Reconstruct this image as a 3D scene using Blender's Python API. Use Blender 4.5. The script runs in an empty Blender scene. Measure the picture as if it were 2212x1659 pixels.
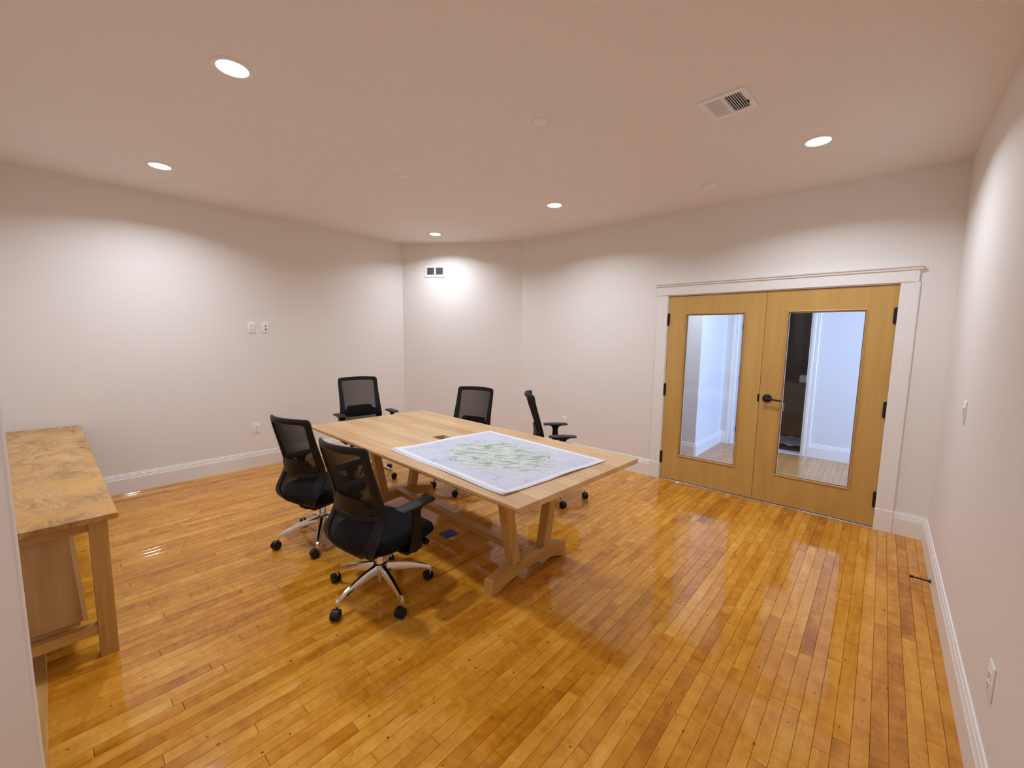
import bpy, bmesh, math, random
from mathutils import Vector, Matrix
random.seed(7)
R = math.radians
scene = bpy.context.scene
COL = scene.collection

# ------------------------------------------------------------------ camera, world, exposure, big lights
cam_d = bpy.data.cameras.new('camera')
cam_d.sensor_fit = 'HORIZONTAL'; cam_d.sensor_width = 36.0
cam_d.lens = 36.0 * 900.29 / 2212.0
cam_d.clip_start = 0.02; cam_d.clip_end = 100
cam = bpy.data.objects.new('camera', cam_d); COL.objects.link(cam)
YAW, PITCH, ROLL, CAMZ = -0.7252, -0.1099, 0.0154, 1.5699
def cam_matrix():
    cy, sy = math.cos(YAW), math.sin(YAW); cp, sp = math.cos(PITCH), math.sin(PITCH)
    cr, sr = math.cos(ROLL), math.sin(ROLL)
    fw = Vector((sy*cp, cy*cp, sp)); rt = Vector((cy, -sy, 0)); up = rt.cross(fw)
    r2 = cr*rt + sr*up; u2 = -sr*rt + cr*up
    m = Matrix.Identity(4)
    for i in range(3):
        m[i][0] = r2[i]; m[i][1] = u2[i]; m[i][2] = -fw[i]
    m[2][3] = CAMZ
    return m
cam.matrix_world = cam_matrix()
scene.camera = cam

world = bpy.data.worlds.new('world'); scene.world = world; world.use_nodes = True
bg = world.node_tree.nodes['Background']
bg.inputs[0].default_value = (0.50, 0.68, 1.0, 1); bg.inputs[1].default_value = 0.6

vs = scene.view_settings
vs.view_transform = 'Standard'; vs.look = 'None'; vs.gamma = 1.0; vs.use_curve_mapping = False
vs.exposure = 0.0
cyc = scene.cycles
cyc.max_bounces = 10; cyc.diffuse_bounces = 6; cyc.glossy_bounces = 4; cyc.transparent_max_bounces = 16
cyc.sample_clamp_indirect = 6.0
cyc.use_denoising = True

DOWNLIGHT_W = 20.2
DOWNLIGHT_RGB = (0.80, 0.875, 1.0)
DOWNLIGHT_SPREAD = R(146)
# daylight from the window at the end of the hall (right of the doors, outside the view)
hl = bpy.data.lights.new('hall_daylight', 'AREA'); hl.shape = 'RECTANGLE'; hl.size = 1.2; hl.size_y = 1.5
hl.energy = 360; hl.color = (0.37, 0.54, 1.0)
hlo = bpy.data.objects.new('hall_daylight', hl); COL.objects.link(hlo)
hlo.location = (2.92, 5.85, 1.6); hlo.rotation_euler = (0, R(90), 0)

# ------------------------------------------------------------------ room dimensions (metres)
XL, XR, YD, HC = -5.46, 0.373, 4.612, 2.923          # left wall, right wall, door wall, ceiling
CHL, CHR = (-5.46, 3.66), (-3.922, 4.612)             # the slanted corner wall
STX, STY = -1.30, -0.066                              # end of the stub wall at the left of the camera
YB = -0.46                                            # wall behind the sideboard
HX0, HY1, HYM = -1.807, 6.955, 5.80                   # hall beyond the doors

# ------------------------------------------------------------------ materials
def new_mat(name):
    m = bpy.data.materials.new(name); m.use_nodes = True
    nt = m.node_tree; b = nt.nodes['Principled BSDF']
    return m, nt, b
def N(nt, t, **kw):
    n = nt.nodes.new(t)
    for k, v in kw.items(): setattr(n, k, v)
    return n
def L(nt, a, b): nt.links.new(a, b)
def plain(name, rgb, rough=0.5, metal=0.0, coat=0.0, bump=0.0, bscale=200, spec=0.5):
    m, nt, b = new_mat(name)
    b.inputs['Base Color'].default_value = (*rgb, 1); b.inputs['Roughness'].default_value = rough
    b.inputs['Metallic'].default_value = metal; b.inputs['Coat Weight'].default_value = coat
    b.inputs['Specular IOR Level'].default_value = spec
    tc = N(nt, 'ShaderNodeTexCoord')
    nz = N(nt, 'ShaderNodeTexNoise'); nz.inputs['Scale'].default_value = bscale; nz.inputs['Detail'].default_value = 2
    L(nt, tc.outputs['Object'], nz.inputs['Vector'])
    mx = N(nt, 'ShaderNodeMix', data_type='RGBA', blend_type='MULTIPLY'); mx.inputs[0].default_value = 0.06
    mx.inputs[6].default_value = (*rgb, 1); L(nt, nz.outputs['Fac'], mx.inputs[7]); L(nt, mx.outputs[2], b.inputs['Base Color'])
    if bump:
        bp = N(nt, 'ShaderNodeBump'); bp.inputs['Strength'].default_value = bump; bp.inputs['Distance'].default_value = 0.002
        L(nt, nz.outputs['Fac'], bp.inputs['Height']); L(nt, bp.outputs['Normal'], b.inputs['Normal'])
    return m

M = {}
M['paint'] = plain('wall_paint', (0.85, 0.815, 0.775), 0.6, bump=0.05, bscale=350)
M['ceil'] = plain('ceiling_paint', (0.88, 0.85, 0.82), 0.75, bump=0.04, bscale=300)
M['trim'] = plain('trim_paint', (0.88, 0.855, 0.82), 0.38)
M['white'] = plain('white_plastic', (0.91, 0.90, 0.89), 0.35)
M['whitemetal'] = plain('white_enamel', (0.91, 0.91, 0.91), 0.35)
M['dark'] = plain('dark_void', (0.012, 0.011, 0.010), 0.8)
M['ventdark'] = plain('duct_grey', (0.16, 0.14, 0.13), 0.7)
M['black'] = plain('black_plastic', (0.0085, 0.008, 0.0085), 0.45, bump=0.12, bscale=900, spec=0.28)
M['fabric'] = plain('black_fabric', (0.008, 0.008, 0.0095), 0.95, bump=0.5, bscale=700, spec=0.2)
M['pad'] = plain('black_soft_pad', (0.011, 0.011, 0.012), 0.55, spec=0.4)
M['bronze'] = plain('oil_rubbed_bronze', (0.014, 0.011, 0.010), 0.45, metal=0.3)
M['wheel'] = plain('caster_nylon', (0.010, 0.009, 0.009), 0.45, spec=0.3)
M['chrome'] = plain('polished_aluminium', (0.80, 0.78, 0.76), 0.10, metal=1.0)
M['paper'] = plain('white_paper', (0.83, 0.83, 0.87), 0.6)
M['tape'] = plain('blue_tape', (0.020, 0.055, 0.26), 0.55)
M['subfloor'] = plain('subfloor_dark', (0.05, 0.022, 0.008), 0.9)
M['hall_paint'] = plain('hall_paint', (0.80, 0.79, 0.78), 0.6, bump=0.05, bscale=350)
M['sheet'] = plain('plastic_sheet', (0.30, 0.32, 0.36), 0.25, bump=0.9, bscale=9)
M['card'] = plain('cardboard', (0.16, 0.105, 0.065), 0.8)
M['darkwall'] = plain('gloomy_room_wall', (0.075, 0.058, 0.058), 0.9, bump=0.4, bscale=12)  # dark base colour carries the gloom of the unlit room
M['metalgrey'] = plain('threshold_metal', (0.42, 0.41, 0.42), 0.4, metal=0.7)
M['redlabel'] = plain('red_label', (0.45, 0.03, 0.03), 0.5)

def tone_noise(nt, vec, scale, detail=3, rough=0.55, dist=0.0, dim='3D'):
    n = N(nt, 'ShaderNodeTexNoise', noise_dimensions=dim)
    n.inputs['Scale'].default_value = scale; n.inputs['Detail'].default_value = detail
    n.inputs['Roughness'].default_value = rough; n.inputs['Distortion'].default_value = dist
    L(nt, vec, n.inputs['Vector']); return n.outputs['Fac']
def vmul(nt, vec, s, add=None):
    m = N(nt, 'ShaderNodeVectorMath', operation='MULTIPLY'); L(nt, vec, m.inputs[0]); m.inputs[1].default_value = s
    if add is None: return m.outputs[0]
    a = N(nt, 'ShaderNodeVectorMath', operation='ADD'); L(nt, m.outputs[0], a.inputs[0]); L(nt, add, a.inputs[1]); return a.outputs[0]
def math_(nt, op, a, b=None, clamp=False):
    m = N(nt, 'ShaderNodeMath', operation=op, use_clamp=clamp)
    for i, v in enumerate((a, b)):
        if v is None: continue
        if isinstance(v, (int, float)): m.inputs[i].default_value = v
        else: L(nt, v, m.inputs[i])
    return m.outputs[0]
def ramp(nt, fac, stops, interp='LINEAR'):
    r = N(nt, 'ShaderNodeValToRGB'); r.color_ramp.interpolation = interp
    els = r.color_ramp.elements
    els[0].position, els[0].color = stops[0][0], (*stops[0][1], 1)
    els[1].position, els[1].color = stops[-1][0], (*stops[-1][1], 1)
    for p, c in stops[1:-1]:
        e = els.new(p); e.color = (*c, 1)
    L(nt, fac, r.inputs['Fac']); return r.outputs['Color']
def mixc(nt, fac, a, b, mode='MIX'):
    m = N(nt, 'ShaderNodeMix', data_type='RGBA', blend_type=mode)
    for i, v in ((0, fac), (6, a), (7, b)):
        if isinstance(v, (int, float)): m.inputs[i].default_value = v
        elif isinstance(v, tuple): m.inputs[i].default_value = (*v, 1)
        else: L(nt, v, m.inputs[i])
    return m.outputs[2]

def floor_material(name='maple_strip_floor', hall=False):
    m, nt, b = new_mat(name)
    geo = N(nt, 'ShaderNodeNewGeometry'); pos = geo.outputs['Position']
    at = N(nt, 'ShaderNodeAttribute', attribute_name='tone'); tone = at.outputs['Fac']
    off = N(nt, 'ShaderNodeCombineXYZ'); L(nt, math_(nt, 'MULTIPLY', tone, 37.0), off.inputs[0])
    L(nt, math_(nt, 'MULTIPLY', tone, 91.0), off.inputs[1]); L(nt, math_(nt, 'MULTIPLY', tone, 17.0), off.inputs[2])
    o = off.outputs[0]
    grain = tone_noise(nt, vmul(nt, pos, (55, 3.0, 1), o), 1.0, 4, 0.6, 0.6)
    blotch = tone_noise(nt, vmul(nt, pos, (9, 3.2, 1), o), 1.0, 5, 0.6, 0.8)
    curl = tone_noise(nt, vmul(nt, pos, (7, 20, 1), o), 1.0, 3, 0.5, 1.2)
    wear = tone_noise(nt, vmul(nt, pos, (1.1, 1.1, 1)), 1.0, 4, 0.6, 0.3)
    t = math_(nt, 'ADD', math_(nt, 'MULTIPLY', tone, 0.36), math_(nt, 'MULTIPLY', blotch, 0.55))
    t = math_(nt, 'ADD', t, math_(nt, 'MULTIPLY', grain, 0.20))
    t = math_(nt, 'ADD', t, math_(nt, 'MULTIPLY', curl, 0.27))
    t = math_(nt, 'ADD', t, math_(nt, 'MULTIPLY', wear, 0.20))
    col = ramp(nt, math_(nt, 'SUBTRACT', t, 0.21), [(0.24, (0.200, 0.060, 0.0035)), (0.40, (0.380, 0.136, 0.0065)),
              (0.52, (0.530, 0.205, 0.0125)), (0.66, (0.655, 0.302, 0.032)), (0.84, (0.760, 0.425, 0.095))])
    if hall: col = mixc(nt, 0.45, col, (0.42, 0.25, 0.15))  # greyer hall boards: wash of blue daylight and reflection put into the colour
    # dark mineral streaks, gouges and nail specks
    streak = tone_noise(nt, vmul(nt, pos, (26, 5, 1), o), 1.0, 4, 0.7, 1.0)
    s1 = ramp(nt, streak, [(0.635, (0, 0, 0)), (0.72, (1, 1, 1))])
    col = mixc(nt, math_(nt, 'MULTIPLY', s1, 0.55), col, (0.085, 0.028, 0.008))
    vor = N(nt, 'ShaderNodeTexVoronoi', feature='F1', voronoi_dimensions='2D'); vor.inputs['Scale'].default_value = 1.0
    jn = N(nt, 'ShaderNodeTexNoise'); jn.inputs['Scale'].default_value = 90; jn.inputs['Detail'].default_value = 2; L(nt, pos, jn.inputs['Vector'])
    L(nt, vmul(nt, jn.outputs['Color'], (0.09, 0.07, 0.0), vmul(nt, pos, (13, 8.5, 0.0))), vor.inputs['Vector'])
    rnd = N(nt, 'ShaderNodeSeparateColor'); L(nt, vor.outputs['Color'], rnd.inputs[0])
    rad = math_(nt, 'MULTIPLY', math_(nt, 'GREATER_THAN', rnd.outputs[0], 0.72), math_(nt, 'MULTIPLY', rnd.outputs[1], 0.062))
    spk = math_(nt, 'LESS_THAN', vor.outputs['Distance'], rad)
    col = mixc(nt, math_(nt, 'MULTIPLY', spk, 0.85), col, (0.022, 0.010, 0.006))
    L(nt, col, b.inputs['Base Color'])
    rn = tone_noise(nt, vmul(nt, pos, (5, 4, 1), o), 1.0, 3)
    L(nt, math_(nt, 'ADD', math_(nt, 'MULTIPLY', rn, 0.22), 0.26), b.inputs['Roughness'])
    b.inputs['Coat Weight'].default_value = 0.9; b.inputs['Coat Roughness'].default_value = 0.07
    b.inputs['Coat IOR'].default_value = 1.45; b.inputs['Specular IOR Level'].default_value = 0.05
    bn = tone_noise(nt, vmul(nt, pos, (14, 6, 1), o), 1.0, 2)
    bp = N(nt, 'ShaderNodeBump'); bp.inputs['Strength'].default_value = 0.10; bp.inputs['Distance'].default_value = 0.004
    L(nt, bn, bp.inputs['Height']); L(nt, bp.outputs['Normal'], b.inputs['Normal']); L(nt, bp.outputs['Normal'], b.inputs['Coat Normal'])
    return m
M['floor'] = floor_material()
M['floor_hall'] = floor_material('light_washed_hall_floor', True)

def wood(name, stops, axis=0, gs=50, rough=0.42, coat=0.12, figure=0.35, use_tone=True, streaks=0.3):
    """grain runs along the given object axis"""
    m, nt, b = new_mat(name)
    tc = N(nt, 'ShaderNodeTexCoord'); pos = tc.outputs['Object']
    o = None
    s = [gs, gs, gs]; s[axis] = gs*0.045
    s2 = [9, 9, 9]; s2[axis] = 0.9
    if use_tone:
        at = N(nt, 'ShaderNodeAttribute', attribute_name='tone'); tone = at.outputs['Fac']
        cx = N(nt, 'ShaderNodeCombineXYZ')
        for i, k in enumerate((31.0, 57.0, 83.0)): L(nt, math_(nt, 'MULTIPLY', tone, k), cx.inputs[i])
        o = cx.outputs[0]
    grain = tone_noise(nt, vmul(nt, pos, tuple(s), o), 1.0, 4, 0.6, 0.4)
    fig = tone_noise(nt, vmul(nt, pos, tuple(s2), o), 1.0, 4, 0.55, 1.6)
    t = math_(nt, 'ADD', math_(nt, 'MULTIPLY', grain, 0.4), math_(nt, 'MULTIPLY', fig, figure))
    t = math_(nt, 'ADD', t, math_(nt, 'MULTIPLY', tone if use_tone else fig, 0.30))
    col = ramp(nt, t, stops)
    s3 = [16, 16, 16]; s3[axis] = 1.1
    st = tone_noise(nt, vmul(nt, pos, tuple(s3), o), 1.0, 3, 0.6, 0.8)
    sm = ramp(nt, st, [(0.62, (0, 0, 0)), (0.74, (1, 1, 1))])
    dk = tuple(c*0.42 for c in stops[0][1])
    col = mixc(nt, math_(nt, 'MULTIPLY', sm, streaks), col, dk)
    L(nt, col, b.inputs['Base Color'])
    b.inputs['Roughness'].default_value = rough; b.inputs['Coat Weight'].default_value = coat; b.inputs['Coat Roughness'].default_value = 0.25
    bp = N(nt, 'ShaderNodeBump'); bp.inputs['Strength'].default_value = 0.06; bp.inputs['Distance'].default_value = 0.002
    L(nt, grain, bp.inputs['Height']); L(nt, bp.outputs['Normal'], b.inputs['Normal'])
    return m
ASH = [(0.28, (0.40, 0.215, 0.080)), (0.46, (0.58, 0.350, 0.155)), (0.60, (0.69, 0.455, 0.225)), (0.78, (0.77, 0.545, 0.310))]
M['ash_x'] = wood('ash_wood_along_x', ASH, 0, streaks=0.5)
M['ash_y'] = wood('ash_wood_along_y', ASH, 1)
LEGW = [(0.28, (0.33, 0.160, 0.036)), (0.48, (0.50, 0.268, 0.070)), (0.62, (0.60, 0.350, 0.110)), (0.80, (0.67, 0.425, 0.165))]
M['leg_z'] = wood('oiled_leg_wood_upright', LEGW, 2)
M['leg_x'] = wood('oiled_leg_wood_along_x', LEGW, 0)
M['leg_y'] = wood('oiled_leg_wood_along_y', LEGW, 1)
DOORW = [(0.25, (0.46, 0.255, 0.058)), (0.50, (0.54, 0.315, 0.080)), (0.80, (0.61, 0.375, 0.112))]
M['door'] = wood('maple_door_veneer', DOORW, 2, gs=22, rough=0.38, coat=0.2, figure=0.5, streaks=0.0)
M['bead'] = wood('maple_glass_bead', [(0.25, (0.42, 0.20, 0.055)), (0.8, (0.62, 0.37, 0.14))], 2, gs=40, streaks=0.0)
PLYW = [(0.28, (0.33, 0.185, 0.062)), (0.52, (0.44, 0.265, 0.100)), (0.80, (0.56, 0.370, 0.165))]
M['ply'] = wood('pale_plywood', PLYW, 2, gs=18, figure=0.6, streaks=0.15)
M['plyedge'] = wood('pale_edge_strip', [(0.28, (0.58, 0.38, 0.17)), (0.80, (0.74, 0.54, 0.30))], 2, streaks=0.0)

def burl_material():
    m, nt, b = new_mat('figured_slab_wood')
    tc = N(nt, 'ShaderNodeTexCoord'); pos = tc.outputs['Object']
    warp = N(nt, 'ShaderNodeTexNoise'); warp.inputs['Scale'].default_value = 3.2; warp.inputs['Detail'].default_value = 3
    L(nt, pos, warp.inputs['Vector'])
    ws = N(nt, 'ShaderNodeVectorMath', operation='SCALE'); L(nt, warp.outputs['Color'], ws.inputs[0]); ws.inputs[3].default_value = 0.42
    wp = N(nt, 'ShaderNodeVectorMath', operation='ADD'); L(nt, pos, wp.inputs[0]); L(nt, ws.outputs[0], wp.inputs[1])
    bands = tone_noise(nt, vmul(nt, wp.outputs[0], (2.2, 24, 8)), 1.0, 4, 0.55, 0.5)
    blot = tone_noise(nt, vmul(nt, wp.outputs[0], (3.5, 5.5, 4)), 1.0, 3, 0.5, 0.3)
    fine = tone_noise(nt, vmul(nt, wp.outputs[0], (12, 70, 30)), 1.0, 3, 0.6, 0.2)
    t = math_(nt, 'ADD', math_(nt, 'MULTIPLY', bands, 0.5), math_(nt, 'MULTIPLY', blot, 0.35))
    t = math_(nt, 'ADD', t, math_(nt, 'MULTIPLY', fine, 0.18))
    col = ramp(nt, t, [(0.34, (0.17, 0.068, 0.012)), (0.45, (0.37, 0.180, 0.038)), (0.54, (0.50, 0.270, 0.070)), (0.66, (0.61, 0.375, 0.140))])
    gold = ramp(nt, tone_noise(nt, vmul(nt, pos, (2.6, 4.0, 1)), 1.0, 2, 0.5, 0.4), [(0.56, (0, 0, 0)), (0.63, (1, 1, 1))])
    col = mixc(nt, math_(nt, 'MULTIPLY', gold, 0.55), col, (0.60, 0.29, 0.025))
    kn = ramp(nt, tone_noise(nt, vmul(nt, wp.outputs[0], (7, 8, 5)), 1.0, 4, 0.7, 0.6), [(0.66, (0, 0, 0)), (0.75, (1, 1, 1))])
    col = mixc(nt, math_(nt, 'MULTIPLY', kn, 0.6), col, (0.085, 0.030, 0.010))
    L(nt, col, b.inputs['Base Color'])
    b.inputs['Roughness'].default_value = 0.4; b.inputs['Coat Weight'].default_value = 0.2; b.inputs['Coat Roughness'].default_value = 0.2
    return m
M['burl'] = burl_material()

def glass_material():
    m = bpy.data.materials.new('door_glass'); m.use_nodes = True; nt = m.node_tree; nt.nodes.clear()
    out = N(nt, 'ShaderNodeOutputMaterial'); mix = N(nt, 'ShaderNodeMixShader'); tr = N(nt, 'ShaderNodeBsdfTransparent')
    gl = N(nt, 'ShaderNodeBsdfGlossy'); gl.inputs['Roughness'].default_value = 0.0
    fr = N(nt, 'ShaderNodeFresnel'); fr.inputs['IOR'].default_value = 1.45
    tr.inputs['Color'].default_value = (0.97, 0.985, 0.98, 1)
    L(nt, fr.outputs[0], mix.inputs[0]); L(nt, tr.outputs[0], mix.inputs[1]); L(nt, gl.outputs[0], mix.inputs[2]); L(nt, mix.outputs[0], out.inputs[0])
    return m
M['glass'] = glass_material()

def mesh_fabric():
    m = bpy.data.materials.new('chair_mesh_fabric'); m.use_nodes = True; nt = m.node_tree
    b = nt.nodes['Principled BSDF']; out = nt.nodes['Material Output']
    b.inputs['Base Color'].default_value = (0.013, 0.012, 0.012, 1); b.inputs['Roughness'].default_value = 0.8; b.inputs['Specular IOR Level'].default_value = 0.15
    tc = N(nt, 'ShaderNodeTexCoord')
    wv = N(nt, 'ShaderNodeTexWave', wave_type='BANDS', bands_direction='Z'); wv.inputs['Scale'].default_value = 75
    wv.inputs['Distortion'].default_value = 0.0
    L(nt, tc.outputs['Object'], wv.inputs['Vector'])
    f = math_(nt, 'ADD', math_(nt, 'MULTIPLY', wv.outputs['Fac'], 0.10), 0.74)
    lw = N(nt, 'ShaderNodeLayerWeight'); lw.inputs['Blend'].default_value = 0.35
    f2 = math_(nt, 'ADD', f, math_(nt, 'MULTIPLY', lw.outputs['Facing'], 0.35), clamp=True)
    tr = N(nt, 'ShaderNodeBsdfTransparent'); mx = N(nt, 'ShaderNodeMixShader')
    L(nt, f2, mx.inputs[0]); L(nt, tr.outputs[0], mx.inputs[1]); L(nt, b.outputs[0], mx.inputs[2]); L(nt, mx.outputs[0], out.inputs[0])
    return m
M['mesh'] = mesh_fabric()

def emission(name, rgb, strength):
    m = bpy.data.materials.new(name); m.use_nodes = True; nt = m.node_tree
    b = nt.nodes['Principled BSDF']; b.inputs['Base Color'].default_value = (0.9, 0.9, 0.9, 1)
    b.inputs['Emission Color'].default_value = (*rgb, 1); b.inputs['Emission Strength'].default_value = strength
    return m
M['lens'] = emission('lamp_lens', (1.0, 0.97, 0.96), 9.0)

def map_material():
    m, nt, b = new_mat('printed_map')
    tc = N(nt, 'ShaderNodeTexCoord'); pos = tc.outputs['Object']       # metres, origin at the sheet's middle
    sep = N(nt, 'ShaderNodeSeparateXYZ'); L(nt, pos, sep.inputs[0])
    ax = math_(nt, 'ABSOLUTE', sep.outputs[0]); ay = math_(nt, 'ABSOLUTE', sep.outputs[1])
    inside = math_(nt, 'MULTIPLY', math_(nt, 'LESS_THAN', ax, 0.555), math_(nt, 'LESS_THAN', ay, 0.425))
    rot = N(nt, 'ShaderNodeVectorRotate', rotation_type='Z_AXIS'); rot.inputs['Angle'].default_value = R(-44)
    L(nt, pos, rot.inputs['Vector'])
    rp = rot.outputs[0]
    base = ramp(nt, tone_noise(nt, vmul(nt, pos, (3, 3, 1)), 1.0, 4), [(0.35, (0.56, 0.59, 0.70)), (0.65, (0.64, 0.66, 0.77))])
    # central county area: pale green ground
    rad = N(nt, 'ShaderNodeVectorMath', operation='LENGTH'); L(nt, vmul(nt, pos, (1.0, 1.35, 0)), rad.inputs[0])
    edge = math_(nt, 'ADD', rad.outputs['Value'], math_(nt, 'MULTIPLY', tone_noise(nt, vmul(nt, pos, (5, 5, 1)), 1.0, 4), 0.25))
    cen = ramp(nt, edge, [(0.46, (1, 1, 1)), (0.60, (0, 0, 0))])
    col = mixc(nt, math_(nt, 'MULTIPLY', cen, 0.8), base, (0.66, 0.70, 0.64))
    woods = tone_noise(nt, vmul(nt, rp, (9, 26, 1)), 1.0, 4, 0.62, 0.4)
    wm = ramp(nt, woods, [(0.50, (0, 0, 0)), (0.57, (1, 1, 1))])
    col = mixc(nt, math_(nt, 'MULTIPLY', math_(nt, 'MULTIPLY', wm, cen), 0.75), col, (0.19, 0.34, 0.20))
    w2 = ramp(nt, tone_noise(nt, vmul(nt, rp, (5, 14, 1), None), 1.7, 3, 0.6, 0.6), [(0.63, (0, 0, 0)), (0.70, (1, 1, 1))])
    col = mixc(nt, math_(nt, 'MULTIPLY', w2, 0.35), col, (0.36, 0.48, 0.46))
    # one bright wooded block
    d = N(nt, 'ShaderNodeVectorMath', operation='DISTANCE'); L(nt, pos, d.inputs[0]); d.inputs[1].default_value = (-0.20, 0.10, 0)
    blob = ramp(nt, math_(nt, 'ADD', d.outputs['Value'], math_(nt, 'MULTIPLY', tone_noise(nt, vmul(nt, pos, (22, 22, 1)), 1.0, 3), 0.07)), [(0.068, (1, 1, 1)), (0.080, (0, 0, 0))])
    col = mixc(nt, math_(nt, 'MULTIPLY', blob, 0.8), col, (0.22, 0.48, 0.17))
    # lakes
    lakes = ramp(nt, tone_noise(nt, vmul(nt, rp, (6, 11, 1)), 1.3, 5, 0.6, 1.2), [(0.640, (0, 0, 0)), (0.665, (1, 1, 1))])
    left = ramp(nt, sep.outputs[0], [(0.0, (1, 1, 1)), (0.30, (0.15, 0.15, 0.15))])
    col = mixc(nt, math_(nt, 'MULTIPLY', lakes, left), col, (0.14, 0.30, 0.72))
    # built-up dashes
    dsh = ramp(nt, tone_noise(nt, vmul(nt, rp, (26, 66, 1)), 1.0, 2, 0.5, 0.3), [(0.61, (0, 0, 0)), (0.65, (1, 1, 1))])
    dk = math_(nt, 'ADD', math_(nt, 'MULTIPLY', cen, 0.6), 0.18)
    col = mixc(nt, math_(nt, 'MULTIPLY', dsh, dk), col, (0.16, 0.22, 0.20))
    # roads and rivers: warped cell borders
    wv = N(nt, 'ShaderNodeTexNoise'); wv.inputs['Scale'].default_value = 7; wv.inputs['Detail'].default_value = 4
    L(nt, pos, wv.inputs['Vector'])
    wsc = N(nt, 'ShaderNodeVectorMath', operation='SCALE'); L(nt, wv.outputs['Color'], wsc.inputs[0]); wsc.inputs[3].default_value = 0.12
    wad = N(nt, 'ShaderNodeVectorMath', operation='ADD'); L(nt, pos, wad.inputs[0]); L(nt, wsc.outputs[0], wad.inputs[1])
    vr = N(nt, 'ShaderNodeTexVoronoi', feature='DISTANCE_TO_EDGE'); vr.inputs['Scale'].default_value = 3.6
    L(nt, wad.outputs[0], vr.inputs['Vector'])
    rd = math_(nt, 'LESS_THAN', vr.outputs['Distance'], 0.0055)
    rm = ramp(nt, tone_noise(nt, vmul(nt, pos, (4, 4, 1)), 1.0, 2), [(0.48, (0, 0, 0)), (0.54, (1, 1, 1))])
    col = mixc(nt, math_(nt, 'MULTIPLY', math_(nt, 'MULTIPLY', rd, rm), 0.7), col, (0.13, 0.17, 0.23))
    col = mixc(nt, inside, (0.83, 0.83, 0.88), col)
    L(nt, col, b.inputs['Base Color']); b.inputs['Roughness'].default_value = 0.55
    return m
M['map'] = map_material()

# ------------------------------------------------------------------ mesh helpers
class MB:
    def __init__(s): s.bm = bmesh.new(); s.tone = s.bm.verts.layers.float.new('tone')
    def _t(s, vs, tone):
        for v in vs: v[s.tone] = tone
    def box(s, lo, hi, bevel=0.0, seg=1, mat4=None, tone=0.5):
        r = bmesh.ops.create_cube(s.bm, size=1.0); vs = r['verts']
        for v in vs:
            v.co = Vector([lo[i] + (v.co[i]+0.5)*(hi[i]-lo[i]) for i in range(3)])
        s._t(vs, tone)
        if bevel > 0:
            es = list({e for v in vs for e in v.link_edges})
            b = bmesh.ops.bevel(s.bm, geom=es, offset=bevel, segments=seg, profile=0.5, affect='EDGES')
            vs = list({v for f in b['faces'] for v in f.verts} | {v for v in vs if v.is_valid}); s._t(vs, tone)
        if mat4 is not None:
            for v in vs: v.co = mat4 @ v.co
        return s
    def poly(s, verts, faces, tone=0.5):
        vs = [s.bm.verts.new(v) for v in verts]; s._t(vs, tone)
        for f in faces:
            try: s.bm.faces.new([vs[i] for i in f])
            except ValueError: pass
        return s
    def prism(s, pts, axis, a, b, tone=0.5):
        """outline pts (2D) extruded along axis from a to b"""
        def mk(p, t):
            l = [p[0], p[1]]; l.insert(axis, t); return tuple(l)
        n = len(pts); V = [mk(p, a) for p in pts] + [mk(p, b) for p in pts]
        F = [tuple(range(n))[::-1], tuple(range(n, 2*n))] + [(i, (i+1) % n, n+(i+1) % n, n+i) for i in range(n)]
        return s.poly(V, F, tone)
    def cyl(s, p0, p1, r0, r1=None, n=16, caps=True):
        r1 = r0 if r1 is None else r1
        p0, p1 = Vector(p0), Vector(p1); d = (p1-p0).normalized()
        u = d.orthogonal().normalized(); w = d.cross(u)
        V = []
        for p, r in ((p0, r0), (p1, r1)):
            for i in range(n):
                a = 2*math.pi*i/n; V.append(p + r*(math.cos(a)*u + math.sin(a)*w))
        F = [(i, (i+1) % n, n+(i+1) % n, n+i) for i in range(n)]
        if caps: F += [tuple(range(n))[::-1], tuple(range(n, 2*n))]
        return s.poly(V, F)
    def lathe(s, prof, n=24, c=(0, 0, 0)):
        """prof list of (r,z) revolved round z"""
        V = []; F = []
        for r, z in prof:
            for i in range(n):
                a = 2*math.pi*i/n; V.append((c[0]+r*math.cos(a), c[1]+r*math.sin(a), c[2]+z))
        for k in range(len(prof)-1):
            for i in range(n):
                F.append((k*n+i, k*n+(i+1) % n, (k+1)*n+(i+1) % n, (k+1)*n+i))
        F.append(tuple(range(n))[::-1]); F.append(tuple(range((len(prof)-1)*n, len(prof)*n)))
        return s.poly(V, F)
    def rings(s, rings, closed_ends=True):
        """list of equal-length point rings skinned together"""
        n = len(rings[0]); V = [p for r in rings for p in r]; F = []
        for k in range(len(rings)-1):
            for i in range(n):
                F.append((k*n+i, k*n+(i+1) % n, (k+1)*n+(i+1) % n, (k+1)*n+i))
        if closed_ends:
            F.append(tuple(range(n))[::-1]); F.append(tuple(range((len(rings)-1)*n, len(rings)*n)))
        return s.poly(V, F)
    def build(s, name, mat, parent=None, smooth=False, loc=None, angle=40):
        bmesh.ops.recalc_face_normals(s.bm, faces=s.bm.faces)
        me = bpy.data.meshes.new(name); s.bm.to_mesh(me); s.bm.free()
        me.materials.append(M[mat] if isinstance(mat, str) else mat)
        if smooth:
            for p in me.polygons: p.use_smooth = True
            me.set_sharp_from_angle(angle=R(angle))
        o = bpy.data.objects.new(name, me); COL.objects.link(o)
        if parent is not None: o.parent = parent
        if loc is not None: o.location = loc
        return o
def tag(o, label=None, cat=None, group=None, kind=None):
    for k, v in (('label', label), ('category', cat), ('group', group), ('kind', kind)):
        if v: o[k] = v
    return o
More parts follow.
